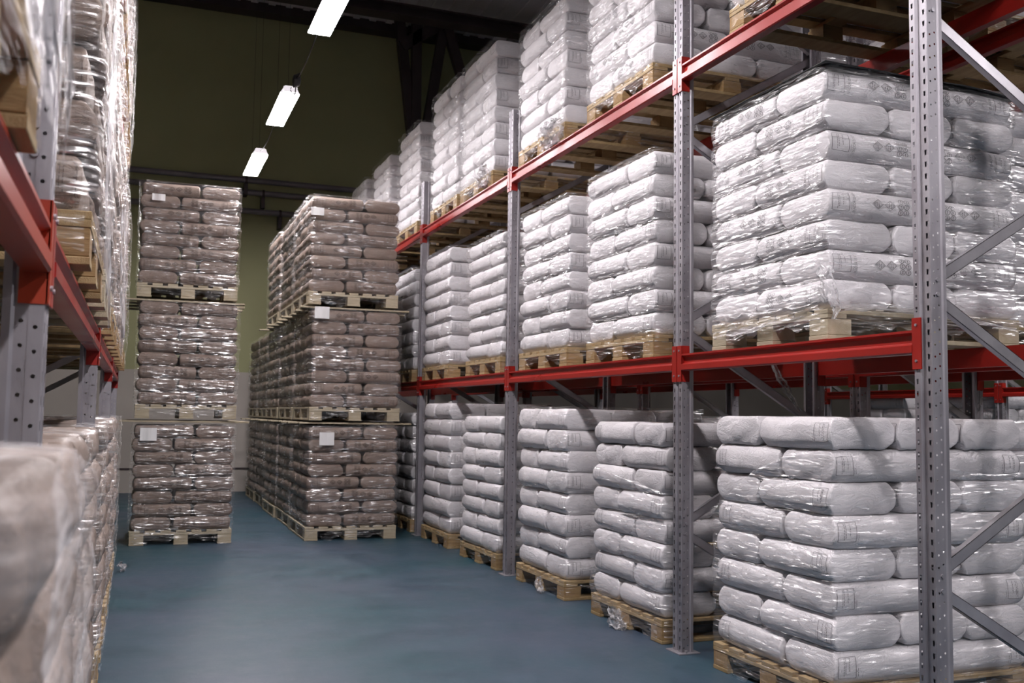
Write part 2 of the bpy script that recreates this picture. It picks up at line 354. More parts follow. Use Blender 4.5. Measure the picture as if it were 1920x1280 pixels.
def print_mesh(name, P, style, m, bold=1.0):
    L, W, Hh = P[:3]; out = []
    for side in (-1, 1):
        b = MB(); hz = MB(); cur = [b]
        def S(x, tz):
            # tz is metres up the side; text reads the right way round on both sides
            w = max(-.98, min(.98, tz/(Hh/2)*.9)); u = 2*x/L*1.03
            p = sackpt(u, side, w, P); p2 = Vector((p.x, p.y + side*.0036, p.z*(1+.03*abs(w)))); return tuple(p2)
        def stroke(x0, z0, x1, z1, wd=.0026):
            wd *= bold; n = max(1, int(math.hypot(x1-x0, z1-z0)/.012)); d = math.hypot(x1-x0, z1-z0) or 1
            nx_, nz_ = -(z1-z0)/d*wd/2, (x1-x0)/d*wd/2
            vs = []
            for i in range(n+1):
                f = i/n; x = x0+(x1-x0)*f; z = z0+(z1-z0)*f
                vs += [S(x+nx_, z+nz_), S(x-nx_, z-nz_)]
            cur[0].add(vs, [(2*i, 2*i+1, 2*i+3, 2*i+2) for i in range(n)])
        def ring(cx, cz, rx, rz, wd=.003, n=14, pw=1):
            vs = []; wd *= bold
            for i in range(n):
                a = 2*math.pi*i/n
                for k in (0, wd): vs.append(S(cx+(rx-k)*math.cos(a), cz+(rz-k)*math.sin(a)))
            cur[0].add(vs, [(2*i, 2*i+1, 2*((i+1)%n)+1, 2*((i+1)%n)) for i in range(n)])
        def dashes(x, z0, z1, wd=.0028):
            z = z0
            while z < z1:
                l = R.uniform(.006,.016); stroke(x, z, x, min(z+l, z1), wd); z += l+.004
        bx0, bx1 = (-.268, -.165)
        t0, t1 = -.048, .068
        for a in ((bx0,t0,bx1,t0),(bx0,t1,bx1,t1),(bx0,t0,bx0,t1),(bx1,t0,bx1,t1)): stroke(*a)
        for k, x in enumerate((-.232, -.222, -.200)): dashes(x, t0+.012+.012*k, t1-.008)
        dashes(bx1+.012, t0+.01, t0+.05, .002)
        if style == 'hazard':
            stroke(bx0, .03, bx1, .03, .0018)
            # mass marking set up the side
            vs = [S(-.132 - v[1], .006 + v[0]*.9) for v in TXT[0]] if side < 0 else [S(-.140 + v[1], .006 - v[0]*.9) for v in TXT[0]]
            b.add(vs, TXT[1])
            cur[0] = hz
            for cx in (.0, .072):
                r = .030
                for q0, q1 in (((0,r),(r,0)),((r,0),(0,-r)),((0,-r),(-r,0)),((-r,0),(0,r))):
                    stroke(cx+q0[0], .012+q0[1], cx+q1[0], .012+q1[1], .003)
                for q0, q1 in (((0,r-.008),(r-.008,0)),((r-.008,0),(0,-r+.008)),((0,-r+.008),(-r+.008,0)),((-r+.008,0),(0,r-.008))):
                    stroke(cx+q0[0], .012+q0[1], cx+q1[0], .012+q1[1], .0016)
                dashes(cx-.006, .0, .026, .004); dashes(cx+.005, -.004, .02, .005)
            for col in (0, 1):
                for row in range(3):
                    cx, cz = .138+col*.036, .05-row*.036
                    ring(cx, cz, .0165, .0175, .0032)
                    stroke(cx-.004, cz+.006, cx+.005, cz+.006, .003); stroke(cx-.003, cz-.006, cx+.004, cz-.006, .003); stroke(cx, cz-.006, cx, cz+.006, .003)
        if style == 'hazard': out.append(('hazard_mark_print', hz.mesh('hazard_mark_print', m)))
        out.append(('label_box_print', b.mesh('label_box_print', m)))
    return out

WH_W, WH_B = .153, .137
NV = 7
MESH = {}
for kind, hh, m, ink, seed in (('white', WH_W, M_WHITE, M_INKW, 10), ('brown', WH_B, M_BROWN, M_INKB, 50)):
    for i in range(NV):
        P = (.581, .385, hh*1.03, seed+i*1.37, 1.0 if kind == 'white' else .85)
        MESH[kind, i] = sack_mesh(kind+'_sack', P, 26, 18, 8, m)
        MESH[kind, i, 'lo'] = sack_mesh(kind+'_sack_small', P, 12, 8, 4, m)
        MESH[kind, i, 'hazard'] = print_mesh('sack_print', P, 'hazard', ink, 1 if kind == 'white' else 1.9)
        MESH[kind, i, 'plain'] = print_mesh('sack_print', P, 'plain', ink)
P = (.578, .386, .163, 3.3, 1.6); P2 = (.572, .38, .161, 8.3, 1.7)
for i, q in enumerate((P, P2)):
    MESH['loose', i] = sack_mesh('white_sack_loose', q, 34, 24, 10, M_WHITE); MESH['loose', i, 'plain'] = print_mesh('sack_print', q, 'plain', M_INKW)

SACKS = []      # dicts: kind, variant, loc, rz, dims, where, style
def world(L, p, q, z):
    x0, y0, z0 = L['o']; a = L.get('a', 0)
    if L['dir'] == 'right': v = (q, p)
    elif L['dir'] == 'left': v = (-q, p)
    else: v = (p, q)
    ca, sa = math.cos(a), math.sin(a)
    return (x0 + v[0]*ca - v[1]*sa, y0 + v[0]*sa + v[1]*ca, z0 + z)
AXP = {'right': math.pi/2, 'left': math.pi/2, 'front': 0}
AXQ = {'right': 0, 'left': math.pi, 'front': math.pi/2}
def stack_sacks(L):
    """five sacks a layer, layers mirrored in turn"""
    d = L['dir']; n = L['n']; lh = L['lh']
    lean = L.get('lean', (0,0))
    for k in range(n):
        down = n-k                                 # 1 = top layer
        typ = L['top'] if down % 2 == 1 else ('B' if L['top'] == 'A' else 'A')
        z = .146 + lh*(k+.5)
        jp, jq = R.uniform(-.012,.012) + lean[0]*k/n, R.uniform(-.01,.01) + lean[1]*k/n
        cells = []
        for c in range(3):                         # long along p
            pc = .3 if typ == 'A' else .7
            flip = 0 if typ == 'A' else math.pi
            cells.append(('p', pc, .2+.4*c, AXP[d]+flip))
        for c in range(2):                         # long along q
            pc = .8 if typ == 'A' else .2
            cells.append(('q', pc, .3+.6*c, AXQ[d]+(0 if c == 0 else math.pi)))
        for ax, pc, qc, rz in cells:
            j = .35 if L['kind'] == 'brown' else 1
            X = world(L, pc+jp+R.uniform(-.003,.003)*j, qc+jq+R.uniform(-.004,.004)*j, z)
            kind = L['kind']; var = R.randrange(NV)
            loose = L.get('loose', 0) >= down
            SACKS.append(dict(kind=kind, var=var, loose=loose, loc=X, rz=rz+R.uniform(-.011,.011)*j*(2 if loose else 1)+L.get('a',0), ax=ax, qc=qc, pc=pc,
                              down=down, L=L, style=L.get('style','plain'), lh=lh,
                              sx=R.uniform(.985,1.0), sz=lh/(WH_W if kind == 'white' else WH_B)*(.958 if not L.get('x') else 1)*(1 if not loose else .97)))

# ------------------------------------------------------------------ pallet
def make_pallet(name, m1, m2, m3):
    """local x along the metre side, y along the 1.2 m side"""
    root = empty(name)
    def prt(n, b, m): o = b.build(n, m, root); kid(root, o)
    for k in range(7):
        x = k*(1.0-.10)/6; b = MB(); b.box(x, 0, .122, x+.10, 1.2, .144, b=.002); prt('deck_board', b, m1)
    for y in (0, .545, 1.09):
        b = MB(); b.box(.0, y, .100, 1.0, y+.11, .1215, b=.002); prt('stringer_board', b, m1)
    for x in (0, .43, .86):
        for y in (0, .53, 1.06):
            b = MB(); b.box(x+.002, y+.002, .022, x+.138, y+.138, .0995, b=.003); prt('block', b, m3)
        b = MB(); b.box(x, 0, 0, x+.14, 1.2, .0215, b=.002); prt('bottom_board', b, m2)
    return root
PROTO = {}
PAL_N = [0]
def pallet(L, label, group):
    key = L['kind'] + ('p' if L.get('pale') else '')
    if key not in PROTO:
        PROTO[key] = make_pallet('wooden_pallet', M_WOODP if L.get('pale') else M_WOOD, M_WOOD if not L.get('pale') else M_WOODP, M_WOODD if not L.get('pale') else M_WOODP); o = PROTO[key]
    else: o = copy_tree(PROTO[key])
    d = L['dir']
    x, y, z = L['o']; a = L.get('a', 0)
    o.location = (x, y, z+.001); o.rotation_euler = (0,0,a); o.scale = (1,1,1)
    if d == 'right':                      # p along world Y, q along world X
        o.rotation_euler = (0,0,a-math.pi/2); o.location = (x-1.0*math.sin(a), y+1.0*math.cos(a), z+.001)
    elif d == 'left':
        o.rotation_euler = (0,0,a+math.pi/2)
    tag(o, label, 'pallet', group)

# ------------------------------------------------------------------ film round a load
def film(L, label, group, m, zlo=.03, top=None, dip=None, seed=0, detail=1, rag=.07):
    b = MB(); uvs = []
    n, lh = L['n'], L['lh']; zt = .146 + n*lh + .012
    per = []
    c = .05; P_, Q_ = 1.0, 1.2
    def seg(a, bb, k): return [(a[0]+(bb[0]-a[0])*i/k, a[1]+(bb[1]-a[1])*i/k) for i in range(k)]
    k1, k2 = int(20*detail), int(24*detail)
    corners = [((c,0),(P_-c,0),k1),((P_,c),(P_,Q_-c),k2),((P_-c,Q_),(c,Q_),k1),((0,Q_-c),(0,c),k2)]
    nrm = [(0,-1),(1,0),(0,1),(-1,0)]
    for i, (a, bb, k) in enumerate(corners):
        for pt in seg(a, bb, k) + [bb]: per.append((pt, nrm[i]))
        n0, n1 = nrm[i], nrm[(i+1)%4]; cc = [(P_-c,c),(P_-c,Q_-c),(c,Q_-c),(c,c)][i]
        for t_ in (.33,.66):
            an = t_*math.pi/2; nn = (n0[0]*math.cos(an)+n1[0]*math.sin(an), n0[1]*math.cos(an)+n1[1]*math.sin(an))
            per.append(((cc[0]+nn[0]*c, cc[1]+nn[1]*c), nn))
    per.append(per[0]); M_ = len(per); arc = [0]
    for i in range(1, M_): arc.append(arc[-1] + math.hypot(per[i][0][0]-per[i-1][0][0], per[i][0][1]-per[i-1][0][1]))
    zmax = (lambda s, pq: zt) if top is None else top
    nz = int((n*6+6)*detail**.5)
    lean = L.get('lean', (0,0))
    for j in range(nz+3):
        for i, (pq, nn) in enumerate(per):
            s_ = arc[i] if i < M_-1 else 0
            key = Vector((math.cos(s_/arc[-1]*6.283)*1.3, math.sin(s_/arc[-1]*6.283)*1.3, seed))
            lo = zlo + rag*noise.noise(key*4) + rag*.35*noise.noise(key*13); hi = zmax(s_, pq)
            z = lo + (hi-lo)*min(1, j/nz); inn = 0
            if j > nz: z = hi + .004*(j-nz); inn = .05*(j-nz) + .01
            lay = (z-.146)/lh; f = abs(math.cos(math.pi*(lay-.5+0)))            # 1 at mid layer... 0 at seams
            if z < .146: off = .007
            else: off = .010 + .011*f
            cor = abs(nn[0]*nn[1])*2
            off += .008*noise.noise(Vector((pq[0]*3, pq[1]*3, z*5+seed))) + .005*noise.noise(Vector((pq[0]*14, pq[1]*14, z*16+seed))) + .004*cor
            off -= inn
            sh = max(0, (z-.146)/(n*lh))
            X = world(L, pq[0]+nn[0]*off+lean[0]*sh, pq[1]+nn[1]*off+lean[1]*sh, z)
            b.v.append((X[0]-L['o'][0], X[1]-L['o'][1], X[2]-L['o'][2])); uvs.append((arc[i], z))
    for j in range(nz+2):
        for i in range(M_-1):
            b.f.append((j*M_+i, j*M_+i+1, (j+1)*M_+i+1, (j+1)*M_+i)); b.m.append(0)
    me = b.mesh('stretch_wrap', m, True)
    ul = me.uv_layers.new(name='UV')
    for lp in me.loops: ul.data[lp.index].uv = (uvs[lp.vertex_index][0]+seed*3.7, uvs[lp.vertex_index][1]+seed*1.3)
    o = link('stretch_wrap', me, None, L['o']); tag(o, label, 'stretch wrap', group); return o

# ------------------------------------------------------------------ all loads
Z1, Z2 = 1.748, 3.512
ORD = ['first','second','third','fourth','fifth','sixth','seventh','eighth','ninth']
LOADS = []
def add_load(name, kind, d, o, n, lh, top, wrap='full', **k):
    L = dict(name=name, kind=kind, dir=d, o=o, n=n, lh=lh, top=top, wrap=wrap, **k); LOADS.append(L); stack_sacks(L); return L
AX = 3.03
for i, (y, n, lh, top, st, kw) in enumerate([
    (3.79, 8, .155, 'A', 'plain', dict(loose=2)), (5.36, 8, .149, 'B', 'plain', dict(loose=2)), (6.82, 8, .160, 'A', 'plain', {}),
    (8.30, 8, .152, 'A', 'plain', dict(a=.02)), (9.77, 8, .168, 'A', 'plain', {}), (11.25, 8, .155, 'A', 'plain', {})]):
    add_load('%s floor load' % ORD[i], 'white', 'right', (AX,y,0), n, lh, top, style=st, tier='floor', **kw)
for i, (y, n, lh, top, st, kw) in enumerate([
    (3.80, 8, .1465, 'B', 'hazard', dict(pale=1)), (5.48, 8, .149, 'B', 'plain', {}), (6.82, 8, .147, 'A', 'plain', {}), (8.28, 8, .143, 'A', 'plain', {}),
    (9.87, 8, .156, 'A', 'plain', {}), (11.32, 8, .152, 'A', 'plain', {})]):
    add_load('%s lower-shelf load' % ORD[i], 'white', 'right', (AX,y,Z1), n, lh, top, style=st, tier='lower shelf', **kw)
for i, (y, n, lh, top, st, kw) in enumerate([
    (3.62, 7, .150, 'B', 'hazard', {}), (5.50, 8, .150, 'B', 'hazard', {}), (6.90, 7, .150, 'A', 'plain', {}), (8.56, 8, .158, 'A', 'plain', {}),
    (9.66, 8, .160, 'B', 'plain', {}), (11.22, 8, .152, 'A', 'plain', {}), (12.72, 8, .148, 'A', 'plain', {}), (14.2, 8, .148, 'A', 'plain', {})]):
    add_load('%s upper-shelf load' % ORD[i], 'white', 'right', (AX,y,Z2), n, lh, top, style=st, tier='upper shelf', **kw)
for t_, z, ys in (('floor', 0, (4.05,5.55,7.0,8.5,9.9)), ('lower shelf', Z1, (4.05,5.55,7.0,8.5,9.9)), ('upper shelf', Z2, (4.05,5.55,7.0,8.6,9.9))):
    for i, y in enumerate(ys):
        add_load('%s rear-row %s load' % (ORD[i], t_.replace(' ', '-')), 'white', 'right', (4.33,y,z), 8, .153, 'A' if i % 2 else 'B', style='hazard' if z else 'plain', tier='rear '+t_)
for i, y in enumerate((8.28, 9.62)):
    add_load('%s floor load across the far aisle' % ORD[i], 'white', 'right', (8.80,y,0), 10, .153, 'A' if i else 'B', style='plain', tier='far')
# brown stacks on the floor
BZ = (0, 1.275, 2.52); BH = (.1335, .132, .1335)
for k in range(3):
    add_load('%s tier of the lone stack' % ('lowest','middle','topmost')[k], 'brown', 'front', ((-.015,-.01,-.04)[k], 10.78, (0,1.285,2.535)[k]), 8, (.134,.1335,.1325)[k], 'A' if k != 1 else 'B', tier='lone', style='hazard', wrap='brown', a=(.0,0,-.008)[k], pale=1)
YC = (10.74, 11.98, 13.22, 14.46, 15.70)
for c in range(5):
    for k in range(3 if c < 3 else 2):
        add_load('%s tier of column stack %s' % (('lowest','middle','topmost')[k], ('one','two','three','four','five')[c]), 'brown', 'front', ((1.735,1.745,1.70)[k]+R.uniform(-.02,.02)*(c > 0), YC[c], (0,1.285,2.545)[k]), 8, (.1335,.133,.132)[k], 'A', tier='column', style='hazard', wrap='brown', pale=1, s=.98)
# left rack
LXF = -.115
add_load('first floor load of the brown rack', 'brown', 'left', (-.075,.86,0), 8, .145, 'A', tier='lfloor', wrap='brown', style='plain')
add_load('second floor load of the brown rack', 'brown', 'left', (-.13,2.55,0), 8, .143, 'B', tier='lfloor', wrap='brown', style='plain')
add_load('third floor load of the brown rack', 'brown', 'left', (-.13,3.95,0), 8, .143, 'A', tier='lfloor', wrap='brown', style='plain')
for i, y in enumerate((5.45, 6.75, 8.3)):
    add_load('%s floor load of the brown rack' % ORD[i+3], 'brown', 'left', (-.125,y,0), 8, .145, 'A' if i % 2 else 'B', tier='lfloor', wrap='brown', style='plain')
for i, (y, x) in enumerate(((.62,-.155),(2.82,-.130),(3.97,-.125),(5.4,-.13),(6.7,-.13),(8.2,-.13),(9.38,-.12))):
    add_load('%s shelf load of the brown rack' % ORD[i], 'brown', 'left', (x,y,Z1), 8 if i else 4, .155, 'A' if i % 2 else 'B', tier='lshelf', wrap='brown', style='plain', pale=i in (2,))
for i, y in enumerate((5.45, 6.8, 8.3)):
    add_load('%s top-shelf load of the brown rack' % ORD[i], 'brown', 'left', (-.135,y,Z2), 7, .15, 'A' if i % 2 else 'B', tier='ltop', wrap='brown', style='plain')

# which sacks can be seen, from here and from a step to the side
def box_tris(S, pad=1.0):
    l, w, h = .598*pad/2, .402*pad/2, S['lh']/2*.99
    ca, sa = math.cos(S['rz']), math.sin(S['rz']); X, Y, Z = S['loc']
    vs = [(X+ca*x*l-sa*y*w, Y+sa*x*l+ca*y*w, Z+z*h) for x in (-1,1) for y in (-1,1) for z in (-1,1)]
    return vs, [(0,1,3,2),(4,6,7,5),(0,4,5,1),(2,3,7,6),(0,2,6,4),(1,5,7,3)]
V, Fc, own = [], [], []
for i, S in enumerate(SACKS):
    vs, fs = box_tris(S); o = len(V); V += vs
    for f in fs: Fc.append(tuple(a+o for a in f)); own.append(i)
BV = BVHTree.FromPolygons(V, Fc)
def count(org, W_, H_, marg=0):
    res = {}
    for j in range(H_):
        for i in range(W_):
            sx = ((i+.5)/W_-.5)*(1+marg)*1920; sy = ((j+.5)/H_-.5)*(1+marg)*1280
            d = (fw + cx*(sx/F) - cy*(sy/F)).normalized()
            h = BV.ray_cast(org, d)
            if h[2] is not None: res[own[h[2]]] = res.get(own[h[2]], 0) + 1
    return res
SEEN = count(Vector((0,0,H)), 480, 320)
SIDE = {}
for off in ((.7,0,0),(1.3,.2,.3),(.5,-.6,-.5),(.3,.5,.7),(2.0,0,.2)):
    for k_, v_ in count(Vector((0,0,H))+Vector(off), 200, 133, .25).items(): SIDE[k_] = SIDE.get(k_, 0) + v_

LN = {1:'top',2:'second',3:'third',4:'fourth',5:'fifth',6:'sixth',7:'seventh',8:'lowest'}
FACEW = {'right': 'aisle', 'left': 'aisle', 'front': 'front'}
def sack_label(S):
    L = S['L']; colr = S['kind']; n = L['n']
    lay = 'bottom layer' if S['down'] == n else LN[S['down']] + ' layer down' if S['down'] > 1 else 'top layer'
    far = S['qc'] > .5
    if S['ax'] == 'p': how = 'long side out' if S['qc'] < .3 else ('middle one lengthwise' if S['qc'] < .7 else 'rear one lengthwise')
    else: how = 'end out' if not far else 'rear one crosswise'
    return '%s sack, %s, %s, %s' % (colr, how, lay, L['name'])
for kind, cat in (('white','sack'),('brown','sack')):
    ids = [i for i, S in enumerate(SACKS) if S['kind'] == kind and (i in SEEN or SIDE.get(i, 0) > 2)]
    ids.sort(key=lambda i: (-SEEN.get(i, 0), -SIDE.get(i, 0)))
    ind = [i for i in ids[:300] if SEEN.get(i, 0) > 0]; rest = ids[len(ind):]
    print(kind, 'individual', len(ind), 'rest', len(rest), 'of which in view', sum(1 for i in rest if i in SEEN))
    for i in ind:
        S = SACKS[i]
        key = ('loose', S['var'] % 2) if S['loose'] else (kind, S['var'])
        o = link(kind+'_sack', MESH[key], None, S['loc'], S['rz']); o.scale = (S['sx'], S['sx'], S['sz'])
        tag(o, sack_label(S), 'sack', ('white' if kind == 'white' else 'brown') + ' sacks of the ' + S['L']['name'])
        if SEEN.get(i, 0) > 14:
            pm = MESH[key + (S['style'] if not S['loose'] else 'plain',)]
            for nm_, me_ in pm: link(nm_, me_, o)
    b = MB()
    for i in rest:
        S = SACKS[i]; me = MESH[kind, S['var'], 'lo']; ca, sa = math.cos(S['rz']), math.sin(S['rz']); X, Y, Z = S['loc']
        b.add([(X+ca*v.co.x-sa*v.co.y, Y+sa*v.co.x+ca*v.co.y, Z+v.co.z*S['sz']) for v in me.vertices], [tuple(p_.vertices) for p_ in me.polygons])
    if rest:
        o = b.build(kind+'_sacks_deep_in_the_racks', M_WHITE if kind == 'white' else M_BROWN, smooth=True)
        tag(o, 'the remaining %s sacks half hidden deep in the stacked loads' % kind, 'sacks', kind=('stuff'))

# pallets and film for every load that has something to show
vis = {}
for i in set(SEEN) | {k_ for k_, v_ in SIDE.items() if v_ > 2}: vis[SACKS[i]['L']['name']] = vis.get(SACKS[i]['L']['name'], 0) + SEEN.get(i, 0)
def b1top(s, pq):      # pulled up at the near corner, drooping along the aisle side
    p_, q_ = pq
    base = .146+6.75*.155
    if q_ < .06: return base + .02 - 2.1*max(0, p_-.25)*.155 - .9*max(0,p_-.6)*.3
    return base - .11*q_*.5 + .03*math.sin(q_*5)
def b2top(s, pq):
    p_, q_ = pq
    return .146+5.1*.149 + .75*.149*p_*1.1 if q_ < .06 else .146+5.1*.149-.05*q_
for idx, L in enumerate(LOADS):
    if L['name'] not in vis: continue
    big = vis[L['name']] > 900
    nm = L['name']
    pallet(L, ('pale' if L.get('pale') else 'brown') + ' wooden block pallet under the ' + nm, 'pallets')
    kw = dict(seed=idx*1.7, detail=1.9 if big else 1)
    if nm == 'first floor load of the brown rack': kw['top'] = lambda s, pq: .146+8*.145+.03-.10*pq[0]**2
    if nm == 'first floor load': kw['top'] = b1top
    if nm == 'second floor load': kw['top'] = b2top
    if nm == 'first lower-shelf load': kw['zlo'] = .06
    film(L, 'clear glossy stretch film wrapped round the ' + nm, 'stretch wraps', M_FILMC if nm.startswith('first floor load of the brown') else M_FILMH if nm in ('first floor load','second floor load','first lower-shelf load') else M_FILMB if L['wrap'] == 'brown' else M_FILM, **kw)

# ------------------------------------------------------------------ racks
PZ = .05                                      # hole pitch
def slot_panel(b, x0, y0, x1, y1, z0, z1, n_, off, hw, hh, round_=False):
    """a thin wall strip from (x0,y0) to (x1,y1), punched every 50 mm; hw along the strip, hh up"""
    d = Vector((x1-x0, y1-y0, 0)); ln = d.length; d /= ln
    cnt = int((z1-z0)/PZ)
    for i in range(cnt):
        za = z0+i*PZ; zb = za+PZ; zc = (za+zb)/2+off
        def P(u, z): return (x0+d.x*u, y0+d.y*u, z)
        if round_: hole = [(ln/2+hw*math.cos(a*math.pi/4+math.pi/8), zc+hw*math.sin(a*math.pi/4+math.pi/8)) for a in range(8)]
        else: hole = [(ln/2+sx*hw*(1 if sz > 0 else .7), zc+sz*hh) for sx, sz in ((1,1),(-1,1),(-1,-1),(1,-1))]
        outer = [(ln,zb),(0,zb),(0,za),(ln,za)]
        vs = [P(*p_) for p_ in outer] + [P(*p_) for p_ in hole]
        if round_:
            fs = [(0,1,4+2,4+1),(1,2,4+4,4+3),(2,3,4+6,4+5),(3,0,4+0,4+7),(0,5,4),(1,7,6),(2,9,8),(3,11,10)]
            b.add(vs, fs)
        else:
            b.add(vs, [(0,1,5,4),(1,2,6,5),(2,3,7,6),(3,0,4,7)])
    zt = z0+cnt*PZ
    if z1-zt > .001: b.add([(x0,y0,zt),(x1,y1,zt),(x1,y1,z1),(x0,y0,z1)], [(0,1,2,3)])
def post_mesh(hgt, mirror=1):
    """front face at x=0 looking to -x, near side at y=0; .10 wide and .075 deep"""
    b = MB(); s = mirror
    slot_panel(b, 0, .002, 0, .033, 0, hgt, 0, 0, .006, .011)
    slot_panel(b, 0, .067, 0, .098, 0, hgt, 0, 0, .006, .011)
    def strip(pts):
        for (xa, ya), (xb, yb) in zip(pts[:-1], pts[1:]):
            b.add([(xa,ya,0),(xb,yb,0),(xb,yb,hgt),(xa,ya,hgt)], [(0,1,2,3)])
    strip([(0,.033),(.012,.040),(.012,.060),(0,.067)])
    for y in (0, .10):
        e = .002 if y == 0 else -.002
        strip([(0,y+e),(.002,y)])
        slot_panel(b, .002, y, .030, y, 0, hgt, 0, 0, .0045, 0, True)
        slot_panel(b, .030, y+e, .055, y+e, 0, hgt, 0, .012, .0045, 0, True)
        strip([(.030,y),(.030,y+e)]); strip([(.055,y+e),(.062,y-e*1.5),(.078,y-e*1.5),(.078,y+(.016 if y == 0 else -.016))])
    # inner lining so holes show dark steel rather than nothing
    return b.mesh('post', M_STEEL)
POSTM = {}
def upright(x, y, hgt, label, group, depth=1.0, face=1):
    root = empty('rack_upright_frame', (x,y,0)); tag(root, label, 'rack upright', group)
    if hgt not in POSTM:
        POSTM[hgt] = post_mesh(hgt)
        bb = MB(); bb.box(-.03,-.03,0,.11,.13,.008,b=.001); POSTM['foot'] = bb.mesh('base_plate', M_STEELD)
        bb = MB(); bb.tube([(.02,-.018,.006),(.02,-.018,.022)], .009, 6); POSTM['bolt'] = bb.mesh('anchor_bolt', M_STEELD)
    def prt(n_, me, loc=(0,0,0), rz=0, sc=None):
        o = link(n_, me, root, loc, rz)
        if sc: o.scale = sc
        return o
    dx = depth*face
    a = prt('post', POSTM[hgt], (0,0,.008), 0, (face,1,1)); prt('base_plate', POSTM['foot'], (0,0,0), 0, (face,1,1)); prt('anchor_bolt', POSTM['bolt'], (0,0,0), 0, (face,1,1))
    prt('post', POSTM[hgt], (dx+.078*face,0,.008), 0, (-face,1,1)); prt('base_plate', POSTM['foot'], (dx+.078*face,0,0), 0, (-face,1,1))
    k = 0; zf = [.72+1.2*i for i in range(5)]; zr = [.12+1.2*i for i in range(5)]
    for i in range(4):
        for za, zb in ((zf[i]-.03, zr[i]+.03), (zf[i]+.03, zr[i+1]-.03)):
            if max(za, zb) > hgt-.03: continue
            bb = MB(); A, B_ = Vector((.045*face, .05, za)), Vector((dx+.03*face, .05, zb))
            t_ = (B_-A).normalized(); nn = Vector((-t_.z, 0, t_.x))
            # open channel: web and two lips
            h_, lip, th = .024, .018, .0025
            for p0, p1 in (((-h_,-.018),(h_,-.018)),((-h_,-.018),(-h_,.012)),((h_,-.018),(h_,.012))):
                vs = []
                for e in (A, B_):
                    for (u_, y_) in (p0, p1): vs.append(e + nn*u_ + Vector((0, y_, 0)))
                off = Vector((0, th, 0)) if p0[1] == p1[1] else nn*th*(-1 if p0[0] > 0 else 1)
                vs2 = vs + [v_+off for v_ in vs]
                bb.add(vs2, [(0,1,3,2),(4,6,7,5),(0,4,5,1),(2,3,7,6),(0,2,6,4),(1,5,7,3)])
            o = bb.build('brace', M_STEELD, root)
            bb = MB(); q_ = A; bb.tube([(q_.x-.012*face,-.006,q_.z),(q_.x-.012*face,.03,q_.z)], .009, 8); bb.build('bolt', M_STEELD, o)
    return root
# beam profile: x is toward the aisle when negative
PROF = [(-.004,0),(-.004,-.010),(.014,-.020),(.014,-.052),(-.010,-.064),(-.010,-.094),(-.004,-.100),(.044,-.100),(.044,0)]
def beam(x, ya, yb, z, label, group, face=1, m=None, plate=True):
    root = empty('rack_crossbeam', (x,ya,z)); tag(root, label, 'rack beam', group, kind='thing')
    m = m or M_RED
    b = MB(); b.extrude([(p_[0]*face, p_[1]) for p_ in PROF], .104, yb-ya-.004, 'y'); b.build('beam_bar', m, root)
    for y0, y1, ys in ((.054,.104,.104), (yb-ya-.004, yb-ya+.044, yb-ya-.008)):
        b = MB(); b.box(min(-.007*face,-.001*face), y0, -.165, max(-.007*face,-.001*face), y1, .05, b=.001)
        yy = .101 if y0 < .1 else yb-ya-.004
        b.box(min(-.004*face,.05*face), yy, -.165, max(-.004*face,.05*face), yy+.003, .05)
        o = b.build('connector', m, root)
        for zz in (.02, -.13):
            bb = MB(); bb.tube([(-.006*face,(y0+y1)/2,zz),(-.012*face,(y0+y1)/2,zz)], .006, 8); bb.build('locking_pin', M_STEEL, o)
    return root
PY = [3.143, 5.120, 8.025, 10.930, 13.835, 16.74]
HT = [5.35, 5.35, 4.07, 4.06, 4.06, 4.06]
pn = ['first','second','third','fourth','fifth','sixth']
for i, y in enumerate(PY):
    upright(3.023, y, HT[i], 'grey perforated steel rack frame, %s along the white-sack rack' % pn[i], 'frames of the white-sack rack', .95)
    if i < 5: upright(4.33, y, HT[i], 'grey perforated steel frame, %s along the rear row of the white-sack rack' % pn[i], 'frames of the rear row', .95)
for zi, z in enumerate((Z1, Z2)):
    sh = ('lower','upper')[zi]
    for i in range(5):
        beam(3.023, PY[i], PY[i+1], z, 'red %s-shelf beam on the aisle side, %s bay of the white-sack rack' % (sh, pn[i]), 'aisle-side red beams')
        beam(4.051, PY[i], PY[i+1], z, 'red %s-shelf beam at the back of the %s white-rack bay' % (sh, pn[i]), 'back red beams', -1)
        if i < 4:
            beam(4.33, PY[i], PY[i+1], z, 'red %s-shelf front beam of the rear row, %s bay' % (sh, pn[i]), 'rear-row red beams')
            beam(5.358, PY[i], PY[i+1], z, 'red %s-shelf back beam of the rear row, %s bay' % (sh, pn[i]), 'rear-row red beams', -1)
beam(3.023, .3, PY[0], Z2, 'red upper-shelf beam nearest the lens in the white-sack rack', 'aisle-side red beams')
# the rack across the next aisle
for i, y in enumerate((5.2, 8.1, 11.0)):
    upright(8.75, y, 4.06, 'grey steel frame, %s in the rack across the far aisle' % pn[i], 'frames across the far aisle', .95)
    if i < 2: beam(8.75, y, (8.1,11.0)[i], Z1, 'red beam of the rack across the far aisle, %s bay' % pn[i], 'beams across the far aisle')
